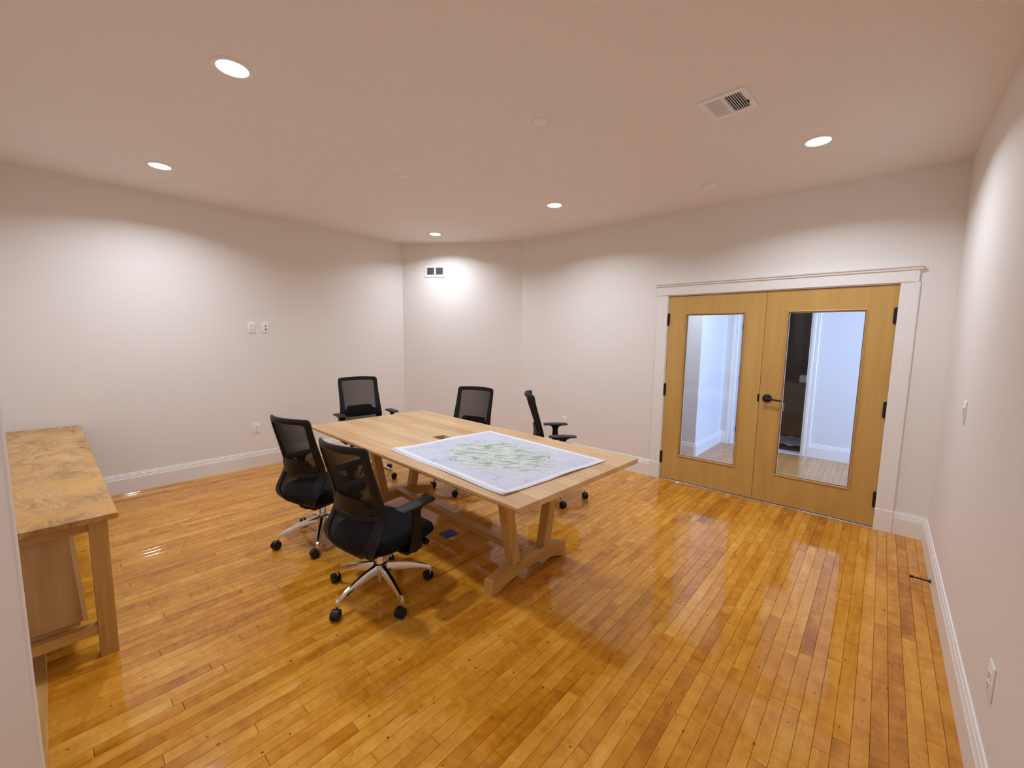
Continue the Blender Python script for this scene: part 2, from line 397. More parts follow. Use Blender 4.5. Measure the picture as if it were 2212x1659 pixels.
def empty(name, loc=(0, 0, 0), rz=0.0):
    o = bpy.data.objects.new(name, None); COL.objects.link(o); o.location = loc; o.rotation_euler = (0, 0, rz)
    o.empty_display_size = 0.1
    return o
def copy_tree(o, parent=None):
    c = o.copy(); COL.objects.link(c)
    if parent is not None: c.parent = parent
    for ch in [x for x in bpy.data.objects if x.parent == o and x is not c]: copy_tree(ch, c)
    return c
def structure(o, label=None): o['kind'] = 'structure'; return o

# ------------------------------------------------------------------ the shell
T = 0.12
structure(MB().box((XL-T, -0.60, 0), (XL, CHL[1]+0.02, HC)).build('wall_left', 'paint'))
# slanted corner wall
dv = Vector((CHR[0]-CHL[0], CHR[1]-CHL[1])).normalized(); nv = Vector((-dv.y, dv.x))
pts = [Vector(CHL), Vector(CHR), Vector(CHR)+nv*T, Vector(CHL)+nv*T]
structure(MB().prism([tuple(p) for p in pts], 2, 0, HC).build('wall_corner', 'paint'))
# door wall: pieces round the opening, in one wall
OX0, OX1, OZ = -1.815, 0.078, 2.06
wb = MB()
wb.box((CHR[0]-0.02, YD, 0), (OX0, YD+T, HC)); wb.box((OX1, YD, 0), (XR+T, YD+T, HC)); wb.box((OX0, YD, OZ), (OX1, YD+T, HC))
structure(wb.build('wall_back', 'paint'))
structure(MB().box((XR, -1.7, 0), (XR+T, YD+T, HC)).build('wall_right', 'paint'))
structure(MB().box((XL-T, YB-T, 0), (STX-0.02, YB, HC)).build('wall_front', 'paint'))
structure(MB().box((STX-T, -1.7, 0), (STX, STY, HC), bevel=0.006, seg=2).build('wall_stub', 'paint', smooth=True))
structure(MB().box((STX-T, -1.7-T, 0), (XR+T, -1.7, HC)).build('wall_rear', 'paint'))
# ceilings
structure(MB().box((XL-T, -1.8, HC), (XR+T, YD+T, HC+0.1)).build('ceiling', 'ceil'))
# hall and the unlit room beyond
structure(MB().box((-4.2, HYM, 0), (HX0, HYM+T, 2.75)).build('wall_hall_near', 'hall_paint'))
structure(MB().box((HX0-T, HYM+T, 0), (HX0, HY1, 2.75)).build('wall_hall_left', 'hall_paint'))
HDX0, HDX1, HDZ = -1.640, -0.742, 2.06
hb = MB(); hb.box((HX0-T, HY1, 0), (HDX0, HY1+T, 2.75)); hb.box((HDX1, HY1, 0), (3.0, HY1+T, 2.75)); hb.box((HDX0, HY1, HDZ), (HDX1, HY1+T, 2.75))
structure(hb.build('wall_hall_far', 'hall_paint'))
structure(MB().box((-4.3, YD+T, 0), (-4.2, HYM+T, 2.75)).build('wall_hall_end', 'hall_paint'))
he = MB(); he.box((2.70, YD+T, 0), (2.80, HY1, 0.85)); he.box((2.70, YD+T, 2.35), (2.80, HY1, 2.75))
he.box((2.70, YD+T, 0.85), (2.80, 5.25, 2.35)); he.box((2.70, 6.45, 0.85), (2.80, HY1, 2.35))
structure(he.build('wall_hall_right', 'hall_paint'))
structure(MB().box((XR+T, YD, 0), (2.8, YD+T, 2.75)).build('wall_hall_front', 'hall_paint'))
wf = MB()
for y in (5.25, 5.83, 6.41): wf.box((2.71, y, 0.85), (2.77, y+0.04, 2.35))
for z in (0.85, 1.58, 2.31): wf.box((2.71, 5.25, z), (2.77, 6.45, z+0.04))
win = structure(wf.build('window_1', 'trim'))
MB().box((2.735, 5.27, 0.87), (2.739, 6.43, 2.33)).build('window_pane', 'glass', win)
structure(MB().box((-4.3, YD+T, 2.75), (2.8, HY1+T, 2.85)).build('ceiling_hall', 'hall_paint'))
dr = MB()
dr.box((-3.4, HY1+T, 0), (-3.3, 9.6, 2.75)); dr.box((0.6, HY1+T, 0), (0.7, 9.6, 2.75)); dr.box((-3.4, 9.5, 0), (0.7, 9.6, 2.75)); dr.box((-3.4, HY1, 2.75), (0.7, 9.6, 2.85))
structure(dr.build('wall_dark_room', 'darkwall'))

# ---- floor: sub-floor slab with strip boards on it
fl = MB(); fl.box((XL-T, -1.8, -0.06), (XR+T, YD+T, -0.014)); fl.box((-4.3, YD+T, -0.06), (2.9, HY1+T, -0.014)); fl.box((-3.4, HY1+T, -0.06), (0.7, 9.6, -0.002))
floor = structure(fl.build('floor', 'subfloor'))
BW = 0.0566; GAP = 0.0010
def plank_geo(mb, x0, x1, y0, y1, tone):
    c = 0.0011; tl = random.uniform(-0.00018, 0.00018); ty = random.uniform(-0.00012, 0.00012); zz = random.uniform(-0.00025, 0.0001)
    X0, X1, Y0, Y1 = x0+GAP/2, x1-GAP/2, y0+0.0006, y1-0.0006
    def z(x, y): return zz + (tl if x > (x0+x1)/2 else -tl) + (ty if y > (y0+y1)/2 else -ty)
    V = [(X0, Y0, -0.0139), (X1, Y0, -0.0139), (X1, Y1, -0.0139), (X0, Y1, -0.0139),
         (X0, Y0, z(X0, Y0)-c), (X1, Y0, z(X1, Y0)-c), (X1, Y1, z(X1, Y1)-c), (X0, Y1, z(X0, Y1)-c),
         (X0+c, Y0+c, z(X0, Y0)), (X1-c, Y0+c, z(X1, Y0)), (X1-c, Y1-c, z(X1, Y1)), (X0+c, Y1-c, z(X0, Y1))]
    F = [(3, 2, 1, 0), (0, 1, 5, 4), (1, 2, 6, 5), (2, 3, 7, 6), (3, 0, 4, 7), (4, 5, 9, 8), (5, 6, 10, 9), (6, 7, 11, 10), (7, 4, 8, 11), (8, 9, 10, 11)]
    mb.poly(V, F, tone)
planks = []
def in_room(x, y): return True
nstr = int((XR-XL)/BW)+2
for i in range(nstr):
    x1 = XR - i*BW; x0 = x1 - BW
    if x1 < XL-0.05: break
    ylo = -0.125 if x1 < STX+0.0 else -1.69
    yhi = YD + 0.02
    if x0 < CHR[0]: yhi = min(yhi, CHL[1] + (max(x0, XL)-CHL[0])*(CHR[1]-CHL[1])/(CHR[0]-CHL[0]) + 0.06)
    hall = (x0 > -4.1)
    yend = HY1+0.02 if x0 > HX0-0.03 else (HYM+0.02 if hall else yhi)
    if not hall: yend = yhi
    y = ylo - random.uniform(0, 0.5)
    HS = YD+0.06
    while y < yend:
        ln = random.choice((0.32, 0.5, 0.7, 0.9, 1.1, 1.4, 1.8)) * random.uniform(0.8, 1.2)
        y1 = y+ln
        if y < HS-0.01 and y1 > HS: y1 = HS
        a, b_ = max(y, ylo), min(y1, yend)
        if b_-a > 0.012:
            tone = min(1, max(0, random.gauss(0.5, 0.15)))
            planks.append((x0, x1, a, b_, tone))
        y = y1
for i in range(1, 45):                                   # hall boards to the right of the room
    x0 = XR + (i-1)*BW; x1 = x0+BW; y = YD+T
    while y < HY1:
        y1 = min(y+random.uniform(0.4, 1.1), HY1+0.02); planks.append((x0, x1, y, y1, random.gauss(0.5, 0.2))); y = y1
def seen_size(pk):
    x0, x1, y0, y1, _ = pk
    cx = (x0+x1)/2; best = 0
    m = cam.matrix_world.inverted()
    tot = 0; P = []
    for (x, y) in ((x0, y0), (x1, y0), (x1, y1), (x0, y1)):
        v = m @ Vector((x, y, 0))
        if v.z > -0.05: return 0
        P.append((1106+900.29*v.x/-v.z, 829.5-900.29*v.y/-v.z))
    ins = [1 for p in P if -60 < p[0] < 2272 and p[1] < 1720]
    mx = sum(p[0] for p in P)/4; my = sum(p[1] for p in P)/4
    if not ins and not (0 < mx < 2212 and my < 1659): return 0
    if y0 > YD or (x1 < STX and y1 < 0.05): return 1
    ar = abs(sum(P[k][0]*P[(k+1) % 4][1]-P[(k+1) % 4][0]*P[k][1] for k in range(4)))/2
    return ar*max(0.2, len(ins)/4)
planks.sort(key=lambda pk: -seen_size(pk))
rest = MB(); rest_hall = MB()
for k, (x0, x1, y0, y1, tone) in enumerate(planks):
    hallway = y0 > YD+0.05
    if k < 296 and not hallway:
        mb = MB(); plank_geo(mb, x0, x1, y0, y1, tone); mb.build('plank', 'floor', floor)
    else:
        plank_geo(rest_hall if hallway else rest, x0, x1, y0, y1, tone)
rs = rest.build('plank_field', 'floor', floor); rs['kind'] = 'stuff'
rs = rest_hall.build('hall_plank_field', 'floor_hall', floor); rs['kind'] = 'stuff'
# the board laid crosswise in front of the sideboard alcove
structure(MB().box((XL, -0.205, -0.013), (STX, -0.0905, 0.004), bevel=0.002, tone=0.55).build('trim_1', 'leg_x'))
structure(MB().box((XL, YB, -0.013), (STX, -0.206, 0.0)).build('trim_2', 'leg_x'))

# ---- baseboards (profiled): (depth, height) outline
BBP = [(0, 0), (0.018, 0), (0.018, 0.138), (0.0155, 0.141), (0.0155, 0.148), (0.0125, 0.156), (0.0125, 0.168), (0.0085, 0.173), (0.0085, 0.181), (0.006, 0.188), (0, 0.188)]
def baseboard(name, p0, p1, mat='trim'):
    """p0->p1 with the room on the left-hand side of the direction"""
    p0, p1 = Vector((*p0, 0)), Vector((*p1, 0)); d = (p1-p0).normalized(); nrm = Vector((-d.y, d.x, 0))
    mb = MB(); r = []
    for p, k in ((p0, 1), (p1, -1)):
        r.append([p + nrm*a + Vector((0, 0, z)) for a, z in BBP])
    mb.rings(r)
    return structure(mb.build(name, mat))
baseboard('baseboard_left', (XL, CHL[1]), (XL, YB))
baseboard('baseboard_corner', CHR, CHL)
baseboard('baseboard_back', (-1.924, YD), CHR)
baseboard('baseboard_back_right', (XR, YD), (0.176, YD))
baseboard('baseboard_right', (XR, -1.7), (XR, YD))
baseboard('baseboard_front', (XL, YB), (STX-T, YB))
baseboard('baseboard_hall_near', (HX0, HYM), (-4.2, HYM), 'trim')
baseboard('baseboard_hall_left', (HX0, HY1), (HX0, HYM), 'trim')
baseboard('baseboard_hall_far', (3.0, HY1), (-0.660, HY1), 'trim')
baseboard('baseboard_hall_stub', (-1.720, HY1), (HX0, HY1), 'trim')

# ---- casing round the double doors
trim = MB()
trim.box((-1.925, YD-0.024, 2.058), (0.163, YD, 2.150), bevel=0.0015)
casing = structure(trim.build('trim_3', 'trim'))
cap = MB()
cp = [(0.0, 2.150), (0.032, 2.150), (0.036, 2.156), (0.036, 2.166), (0.048, 2.172), (0.050, 2.182), (0.0, 2.184)]
cap.prism([(YD-a, z) for a, z in cp], 0, -1.943, 0.180).build('cap_molding', 'trim', casing)
def side_casing(x0, x1):
    w = x1-x0; pr = [(0, 0), (0, 0.014), (0.006, 0.018), (0.026, 0.018), (0.036, 0.0165), (0.046, 0.018), (0.062, 0.018), (0.072, 0.0165), (0.082, 0.018), (w-0.006, 0.018), (w, 0.014), (w, 0)]
    MB().prism([(x0+a, YD-d) for a, d in pr], 2, 0.184, 2.058).build('side_casing', 'trim', casing)
    MB().box((x0-0.001, YD-0.024, 0), (x1+0.001, YD, 0.186), bevel=0.0018).build('plinth_block', 'trim', casing)
side_casing(-1.924, -1.808); side_casing(0.058, 0.174)
jb = MB(); jb.box((OX0, YD, 0), (OX0+0.016, YD+T, OZ)); jb.box((OX1-0.016, YD, 0), (OX1, YD+T, OZ)); jb.box((OX0, YD, OZ-0.012), (OX1, YD+T, OZ))
jb.box((OX0+0.016, YD+0.050, 2.020), (OX1-0.016, YD+0.064, OZ-0.012)); jb.box((OX0+0.016, YD+0.050, 0.008), (OX0+0.030, YD+0.064, 2.020)); jb.box((OX1-0.030, YD+0.050, 0.008), (OX1-0.016, YD+0.064, 2.020))
jb.build('jamb', 'trim', casing)
structure(MB().box((OX0, YD-0.004, -0.002), (OX1, YD+T, 0.007), bevel=0.002).build('trim_4', 'metalgrey'))

# ---- the two doors
DY0, DY1 = YD+0.004, YD+0.048
def door(name, x0, x1, gx0, gx1, hinge_x):
    z0, z1, gz0, gz1 = 0.014, 2.044, 0.296, 1.854
    mb = MB()
    V = []; 
    def rect(xa, xb, za, zb, y): return [(xa, y, za), (xb, y, za), (xb, y, zb), (xa, y, zb)]
    o0, i0 = rect(x0, x1, z0, z1, DY0), rect(gx0, gx1, gz0, gz1, DY0)
    o1, i1 = rect(x0, x1, z0, z1, DY1), rect(gx0, gx1, gz0, gz1, DY1)
    V = o0+i0+o1+i1; F = []
    for k in range(4):
        n = (k+1) % 4
        F += [(k, n, 4+n, 4+k), (8+k, 12+k, 12+n, 8+n), (k, 8+k, 8+n, n), (4+k, 4+n, 12+n, 12+k)]
    mb.poly(V, F, random.random())
    d = structure(mb.build(name, 'door'))
    # glazing bead: a mitred moulding round the opening, both faces
    for sy, ya in ((-1, DY0), (1, DY1)):
        b = MB()
        e = 0.0105 if sy < 0 else 0.016; dd = -0.0095 if sy < 0 else -0.028
        prof = [(-0.004, 0.000), (-0.004, 0.006), (0.002, 0.008), (0.007, 0.005), (e, -0.003), (e, dd), (0.0, dd)]
        rings = []
        for cx, cz, ux, uz in ((gx0, gz0, 1, 1), (gx1, gz0, -1, 1), (gx1, gz1, -1, -1), (gx0, gz1, 1, -1)):
            rings.append([(cx+ux*a, ya+sy*h, cz+uz*a) for a, h in prof])
        rings.append(rings[0]); b.rings(rings, closed_ends=False)
        b.build('glass_bead', 'bead' if sy < 0 else 'plyedge', d)  # hall-side bead is paler: hall light falling on it put into its colour
    MB().box((gx0+0.002, YD+0.014, gz0+0.002), (gx1-0.002, YD+0.019, gz1-0.002)).build('glass_pane', 'glass', d)
    for za, zb in ((1.735, 1.860), (0.962, 1.089), (0.190, 0.320)):
        h = MB(); h.cyl((hinge_x, YD-0.006, za), (hinge_x, YD-0.006, zb), 0.0085, n=10)
        for k in (1, 2): h.cyl((hinge_x, YD-0.006, za+(zb-za)*k/3-0.001), (hinge_x, YD-0.006, za+(zb-za)*k/3+0.001), 0.0092, n=10)
        h.cyl((hinge_x, YD-0.006, zb), (hinge_x, YD-0.006, zb+0.005), 0.006, 0.003, n=10); h.cyl((hinge_x, YD-0.006, za-0.005), (hinge_x, YD-0.006, za), 0.003, 0.006, n=10)
        h.box((hinge_x-0.013, YD-0.004, za), (hinge_x+0.013, YD+0.006, zb)).build('hinge', 'bronze', d, smooth=True)
    return d
d1 = door('door_1', -1.7965, -0.8705, -1.612, -1.041, -1.799)
d2 = door('door_2', -0.8665, 0.0590, -0.692, -0.125, 0.0495)
hd = MB()
def ycyl(mb, x, z, y0, y1, r0, r1=None, n=24): mb.cyl((x, y0, z), (x, y1, z), r0, r1, n)
ycyl(hd, -0.800, 1.030, DY0, DY0-0.010, 0.040, 0.039, 28); ycyl(hd, -0.800, 1.030, DY0-0.010, DY0-0.014, 0.036, 0.030, 28); ycyl(hd, -0.800, 1.030, DY0-0.012, DY0-0.052, 0.014, 0.013)
hd.build('handle', 'bronze', d2, smooth=True)
handle = [o for o in bpy.data.objects if o.name.startswith('handle')][0]
lv = MB(); rr = []
for k in range(9):
    t = k/8; x = -0.812+0.137*t; hw = 0.011-0.003*t; y = DY0-0.050+0.004*math.sin(t*3.14); z = 1.030-0.010*t*t-0.002
    rr.append([(x, y+0.008*math.cos(a), z+hw*math.sin(a)) for a in [2*math.pi*i/10 for i in range(10)]])
lv.rings(rr).build('lever', 'bronze', handle, smooth=True)
MB().box((-0.8705-0.014, DY0-0.003, 0.990), (-0.8665-0.001, DY0+0.002, 1.066), bevel=0.002).build('strike_plate', 'bronze', d1)
# handle on the hall side
hd = MB(); ycyl(hd, -0.800, 1.030, DY1, DY1+0.010, 0.040, 0.039, 24); ycyl(hd, -0.800, 1.030, DY1+0.01, DY1+0.045, 0.013)
hd.box((-0.815, DY1+0.038, 1.020), (-0.680, DY1+0.052, 1.038), bevel=0.005, seg=2); hd.build('hall_handle', 'bronze', d2, smooth=True)

# ---- hall door opening: casing, open door, things in the unlit room
hc = MB(); hc.box((HDX0-0.012, HY1-0.020, HDZ), (HDX1+0.10, HY1, HDZ+0.11), bevel=0.0015)
hcas = structure(hc.build('trim_5', 'trim'))
def hall_casing(x0, x1): 
    w = x1-x0; pr = [(0, 0), (0, 0.012), (0.01, 0.017), (0.035, 0.017), (0.042, 0.012), (0.05, 0.016), (w-0.006, 0.018), (w, 0.014), (w, 0)]
    MB().prism([(x0+a, HY1-d) for a, d in pr], 2, 0, HDZ).build('side_casing', 'trim', hcas)
hall_casing(HDX0-0.080, HDX0+0.004); hall_casing(HDX1+0.004, HDX1+0.09)
jb = MB(); jb.box((HDX0-0.001, HY1, 0), (HDX0+0.015, HY1+T, HDZ)); jb.box((HDX1-0.015, HY1, 0), (HDX1+0.001, HY1+T, HDZ)); jb.box((HDX0, HY1, HDZ-0.012), (HDX1, HY1+T, HDZ)); jb.build('jamb', 'trim', hcas)
dk = MB(); dk.box((HDX0-0.004, HY1+T+0.012, 0.012), (HDX0+0.040, HY1+T+0.86, 2.035), tone=0.6)
d3 = structure(dk.build('door_3', 'ply'))
for z in (1.78, 1.00, 0.22):
    MB().box((HDX0-0.020, HY1+T+0.004, z-0.05), (HDX0+0.030, HY1+T+0.0115, z+0.05), bevel=0.001).build('hinge', 'bronze', d3)
rl = MB().box((HDX0+0.008, HY1+T+0.0105, 1.52), (HDX0+0.026, HY1+T+0.0118, 1.60)).build('rating_label', 'redlabel', d3); rl['label'] = 'small red rating label on the door edge'
MB().box((HDX0+0.014, HY1+T+0.0100, 1.535), (HDX0+0.020, HY1+T+0.0106, 1.585)).build('label_print', 'white', rl)
structure(MB().box((HDX0, HY1-0.02, -0.002), (HDX1, HY1+0.16, 0.008), bevel=0.002).build('trim_6', plain('pale_stone_sill', (0.62, 0.62, 0.64), 0.5, bump=0.8, bscale=25)))
box = MB(); box.box((-1.62, 8.35, 0.0), (-0.55, 9.2, 0.78), bevel=0.006)
bx = tag(box.build('cardboard_box', 'card'), 'large brown cardboard box standing in the unlit room past the hall', 'box')
MB().box((-1.63, 8.34, 0.70), (-0.54, 9.21, 0.90), bevel=0.006).build('lid', 'card', bx)
MB().box((-1.27, 8.347, 0.40), (-1.185, 8.3495, 0.54)).build('shipping_label', 'paper', bx)
pp = MB(); pp.box((-1.02, 8.45, 0.901), (-0.80, 8.75, 1.02), bevel=0.004)
tag(pp.build('paper_packet', 'paper'), 'pale paper packet lying on the large cardboard box in the unlit room', 'packet')
sh = MB(); n = 14; V = []; F = []
for i in range(n):
    for j in range(n):
        V.append((-1.50+1.05*i/(n-1), 7.35+0.75*j/(n-1), 0.012+0.05*random.random()))
for i in range(n-1):
    for j in range(n-1): F.append((i*n+j, (i+1)*n+j, (i+1)*n+j+1, i*n+j+1))
so = sh.poly(V, F).build('plastic_sheet', 'sheet', smooth=True, angle=180); sm = so.modifiers.new('thickness', 'SOLIDIFY'); sm.thickness = 0.002
tag(so, 'crumpled grey plastic sheet on the floor of the unlit room', 'plastic sheet')

# ------------------------------------------------------------------ ceiling fittings
LIGHTS = [(-2.611, 0.752, 'round recessed ceiling light glowing nearest the camera, the largest one'),
          (-4.534, 0.747, 'round recessed ceiling light glowing near the left wall, above the sideboard end'),
          (-4.557, 3.565, 'round recessed ceiling light glowing in front of the slanted corner wall vent'),
          (-2.626, 3.574, 'round recessed ceiling light glowing between the corner wall and the double doors'),
          (-0.447, 3.580, 'round recessed ceiling light glowing above the double doors near the right wall')]
def recessed_light(x, y, label, w=DOWNLIGHT_W, zc=HC):
    t = empty('recessed_light', (x, y, zc)); tag(t, label, 'ceiling light', 'recessed ceiling lights')
    r = MB(); r.lathe([(0.070, -0.001), (0.070, -0.005), (0.073, -0.0075), (0.090, -0.006), (0.0935, -0.003), (0.094, -0.0002)], 40); r.build('trim_ring', 'white', t, smooth=True)
    l = MB(); l.lathe([(0.001, -0.0052), (0.069, -0.0052), (0.0695, -0.0022), (0.001, -0.0022)], 32); l.build('lens', 'lens', t, smooth=True)
    ld = bpy.data.lights.new('downlight', 'AREA'); ld.shape = 'DISK'; ld.size = 0.13; ld.energy = w; ld.color = DOWNLIGHT_RGB; ld.spread = DOWNLIGHT_SPREAD
    lo = bpy.data.objects.new('downlight', ld); COL.objects.link(lo); lo.parent = t; lo.location = (0, 0, -0.010)
for k, a in enumerate(LIGHTS): recessed_light(*a, w=DOWNLIGHT_W*(0.74 if k == 2 else 1.0))
recessed_light(-0.447, -0.95, 'unseen round ceiling light added behind the camera to light the stub wall', 14.0)  # lamp out of view, added so that the stub wall is lit
recessed_light(-1.55, 5.30, 'round recessed ceiling light in the hall beyond the double doors', 13.0, 2.75)
def sprinkler(x, y, r, label):
    t = empty('sprinkler_cover', (x, y, HC)); tag(t, label, 'sprinkler')
    MB().lathe([(r*0.56, -0.001), (r*0.57, -0.006), (r*0.95, -0.004), (r, -0.001), (r, 0)], 36).build('escutcheon', 'ceil', t, smooth=True)
    MB().lathe([(0.001, -0.014), (r*0.30, -0.0135), (r*0.46, -0.011), (r*0.52, -0.006), (r*0.53, 0)], 32).build('cap', 'white', t, smooth=True)
sprinkler(-1.724, 2.177, 0.097, 'round white ceiling cover between the vent and the nearest light')
sprinkler(-3.170, 2.139, 0.085, 'small round white ceiling cover above the left end of the table')
sd = empty('smoke_detector', (-1.245, 3.950, HC)); tag(sd, 'white round smoke detector on the ceiling near the double doors', 'smoke detector')
MB().lathe([(0.001, -0.038), (0.045, -0.038), (0.054, -0.033), (0.058, -0.020), (0.058, -0.012)], 36).build('body', 'white', sd, smooth=True)
MB().lathe([(0.056, -0.011), (0.066, -0.010), (0.068, -0.004), (0.068, 0)], 36).build('base_plate', 'white', sd, smooth=True)
MB().lathe([(0.001, -0.0405), (0.012, -0.040), (0.013, -0.037)], 16).build('test_button', 'white', sd, smooth=True)

# ceiling register (two louver banks)
cv = empty('ceiling_vent', (-0.786, 2.722, HC), R(-4)); tag(cv, 'white rectangular ceiling air vent with two banks of louvers', 'vent')
f = MB(); fw, fh = 0.125, 0.130; iw, ih = 0.092, 0.096; mid = 0.006
f.box((-fw, -fh, -0.006), (fw, -ih, 0), bevel=0.002); f.box((-fw, ih, -0.006), (fw, fh, 0), bevel=0.002)
f.box((-fw, -ih, -0.006), (-iw, ih, 0), bevel=0.002); f.box((iw, -ih, -0.006), (fw, ih, 0), bevel=0.002); f.box((-mid, -ih, -0.0055), (mid, ih, -0.0005))
f.build('frame', 'whitemetal', cv)
MB().box((-iw, -ih, -0.0009), (iw, ih, -0.0003)).build('duct', 'dark', cv)
for side in (-1, 1):
    for k in range(7):
        xc = side*(mid + (iw-mid)*(k+0.5)/7)
        ang = R(-52)
        mt = Matrix.Translation((xc, 0, -0.0045)) @ Matrix.Rotation(ang, 4, 'Y')
        MB().box((-0.0052 if side < 0 else -0.0018, -ih, -0.0005), (0.0052 if side < 0 else 0.0018, ih, 0.0005), mat4=mt).build('slat', 'whitemetal', cv)
for k in range(9):
    y = -ih+2*ih*(k+0.5)/9
    MB().box((mid, y-0.0012, -0.0022), (iw, y+0.0012, -0.0012)).build('cross_bar', 'ventdark', cv)
MB().box((iw+0.004, 0.010, -0.014), (iw+0.010, 0.035, -0.005), bevel=0.001).build('damper_lever', 'bronze', cv)

# wall register on the slanted wall
ca = math.atan2(dv.y, dv.x); cpos = Vector(CHL)+dv*0.509
wv_ = empty('wall_vent', (cpos.x, cpos.y, 2.527), ca); tag(wv_, 'white rectangular wall vent high on the slanted corner wall', 'vent')
# local: x along wall, -y into the room
f = MB(); fw, fh, iw, ih, mid = 0.157, 0.083, 0.122, 0.050, 0.013
f.box((-fw, -0.010, -fh), (fw, 0, -ih), bevel=0.003); f.box((-fw, -0.010, ih), (fw, 0, fh), bevel=0.003)
f.box((-fw, -0.010, -ih), (-iw, 0, ih), bevel=0.003); f.box((iw, -0.010, -ih), (fw, 0, ih), bevel=0.003); f.box((-mid, -0.009, -ih), (mid, -0.001, ih))
f.build('frame', 'whitemetal', wv_)
MB().box((-iw, -0.0012, -ih), (iw, -0.0004, ih)).build('duct', 'ventdark', wv_)
for sx in (-1, 1):
    for k in range(8):
        z = -ih + 2*ih*(k+0.5)/8; x0, x1 = (mid, iw) if sx > 0 else (-iw, -mid)
        mt = Matrix.Translation(((x0+x1)/2, -0.005, z)) @ Matrix.Rotation(R(-45), 4, 'X')
        MB().box((-(x1-x0)/2, -0.0035, -0.0005), ((x1-x0)/2, 0.0035, 0.0005), mat4=mt).build('slat', 'ventdark', wv_)
for sx in (-1, 1):
    MB().cyl((sx*0.140, -0.010, 0), (sx*0.140, -0.012, 0), 0.004, 0.003, 10).build('screw', 'metalgrey', wv_)

# ------------------------------------------------------------------ wall plates.  local x along the wall, -y into the room
def plate(name, loc, rz, label, kind):
    t = empty(name, loc, rz); tag(t, label, 'switch' if kind == 'switch' else 'wall plate', None if kind == 'switch' else 'wall plates')
    MB().box((-0.0385, -0.006, -0.0635), (0.0385, 0, 0.0635), bevel=0.003, seg=2).build('cover_plate', 'white', t, smooth=True)
    if kind == 'duplex':
        for z in (-0.020, 0.020):
            rc = MB(); rc.box((-0.017, -0.0078, z-0.0145), (0.017, -0.006, z+0.0145), bevel=0.0008).build('receptacle', 'white', t)
            rc = [o for o in bpy.data.objects if o.parent == t and o.name.startswith('receptacle')][-1]
            s = MB(); s.box((-0.0075, -0.0083, z-0.002), (-0.0050, -0.0077, z+0.007)); s.box((0.0050, -0.0083, z-0.001), (0.0075, -0.0077, z+0.006)); s.cyl((0, -0.0077, z-0.008), (0, -0.0083, z-0.008), 0.003, n=10)
            s.build('slot', 'dark', t)
    elif kind == 'data':
        for z in (-0.019, 0.019):
            MB().cyl((0, -0.006, z), (0, -0.012, z), 0.0075, 0.0065, 14).build('jack', 'dark', t, smooth=True)
    elif kind == 'switch':
        MB().box((-0.0165, -0.0115, -0.033), (0.0165, -0.006, 0.033), bevel=0.002, mat4=Matrix.Rotation(R(4), 4, 'X')).build('rocker', 'white', t)
    for z in (-0.052, 0.052) if kind != 'duplex' else (0.0,):
        MB().cyl((0, -0.006, z), (0, -0.0072, z), 0.003, n=8).build('screw', 'white', t)
    return t
plate('outlet_plate', (XL, 1.622, 1.644), R(90), 'left of the two white wall plates set high on the left wall', 'duplex')
plate('data_plate', (XL, 1.769, 1.646), R(90), 'white wall plate with two dark round jacks high on left wall', 'data')
plate('outlet_plate', (XL, 1.619, 0.467), R(90), 'white outlet low on the left wall above the baseboard', 'duplex')
plate('outlet_plate', (-3.133, YD, 0.473), 0, 'white outlet low on the back wall behind the side-on chair', 'duplex')
plate('outlet_plate', (XR, 2.085, 0.425), R(-90), 'white outlet low on the right wall near the picture edge', 'duplex')
plate('light_switch', (XR, 3.43, 1.192), R(-90), 'white light switch on the right wall beside the double doors', 'switch')

# doorstop on the right baseboard
ds = empty('door_stop', (XR-0.018, 3.72, 0.042), 0); tag(ds, 'black rod doorstop sticking out of the right baseboard', 'doorstop')
MB().cyl((0, 0, 0), (-0.010, 0, 0), 0.014, 0.009, 14).build('flange', 'bronze', ds, smooth=True)
MB().cyl((-0.010, 0, 0), (-0.082, 0, 0), 0.0055, 0.0045, 12).build('rod', 'bronze', ds, smooth=True)
MB().cyl((-0.082, 0, 0), (-0.100, 0, 0), 0.009, 0.008, 12).build('tip', 'black', ds, smooth=True)

# ------------------------------------------------------------------ table
TR_ = R(-2.0)
tb = empty('conference_table', (-2.530, 2.134, 0), TR_); tag(tb, 'pale wooden trestle conference table with maps spread on it', 'table')
TLX, TLY, TZ0, TZ1 = 1.297, 0.615, 0.718, 0.750
edges = [-TLY, -0.455, -0.315, -0.180, -0.058, 0.058, 0.190, 0.325, 0.470, TLY]
def board(x0, x1, y0, y1, tone, under=False):
    c = 0.0009
    b0 = 0.018 if y0 <= -TLY+1e-6 else 0.0; b1 = 0.018 if y1 >= TLY-1e-6 else 0.0
    e0 = 0.010 if x0 <= -TLX+1e-6 else 0; e1 = 0.010 if x1 >= TLX-1e-6 else 0
    zc = TZ1-c
    prof = [(y0+b0, TZ0), (y1-b1, TZ0), (y1, TZ0+(0.017 if b1 else 0)), (y1, zc), (y1-c, TZ1), (y0+c, TZ1), (y0, zc), (y0, TZ0+(0.017 if b0 else 0))]
    mb = MB(); mb.prism(prof, 0, x0, x1, tone); return mb.build('board', 'ash_x', tb)
hx0, hx1 = -0.180, 0.190
for i in range(9):
    tn = (0.35, 0.72, 0.5, 0.8, 0.42, 0.66, 0.3, 0.75, 0.55)[i]
    if i == 4:
        board(-TLX, hx0, edges[i], edges[i+1], tn); board(hx1, TLX, edges[i], edges[i+1], tn+0.03)
    else: board(-TLX, TLX, edges[i], edges[i+1], tn)
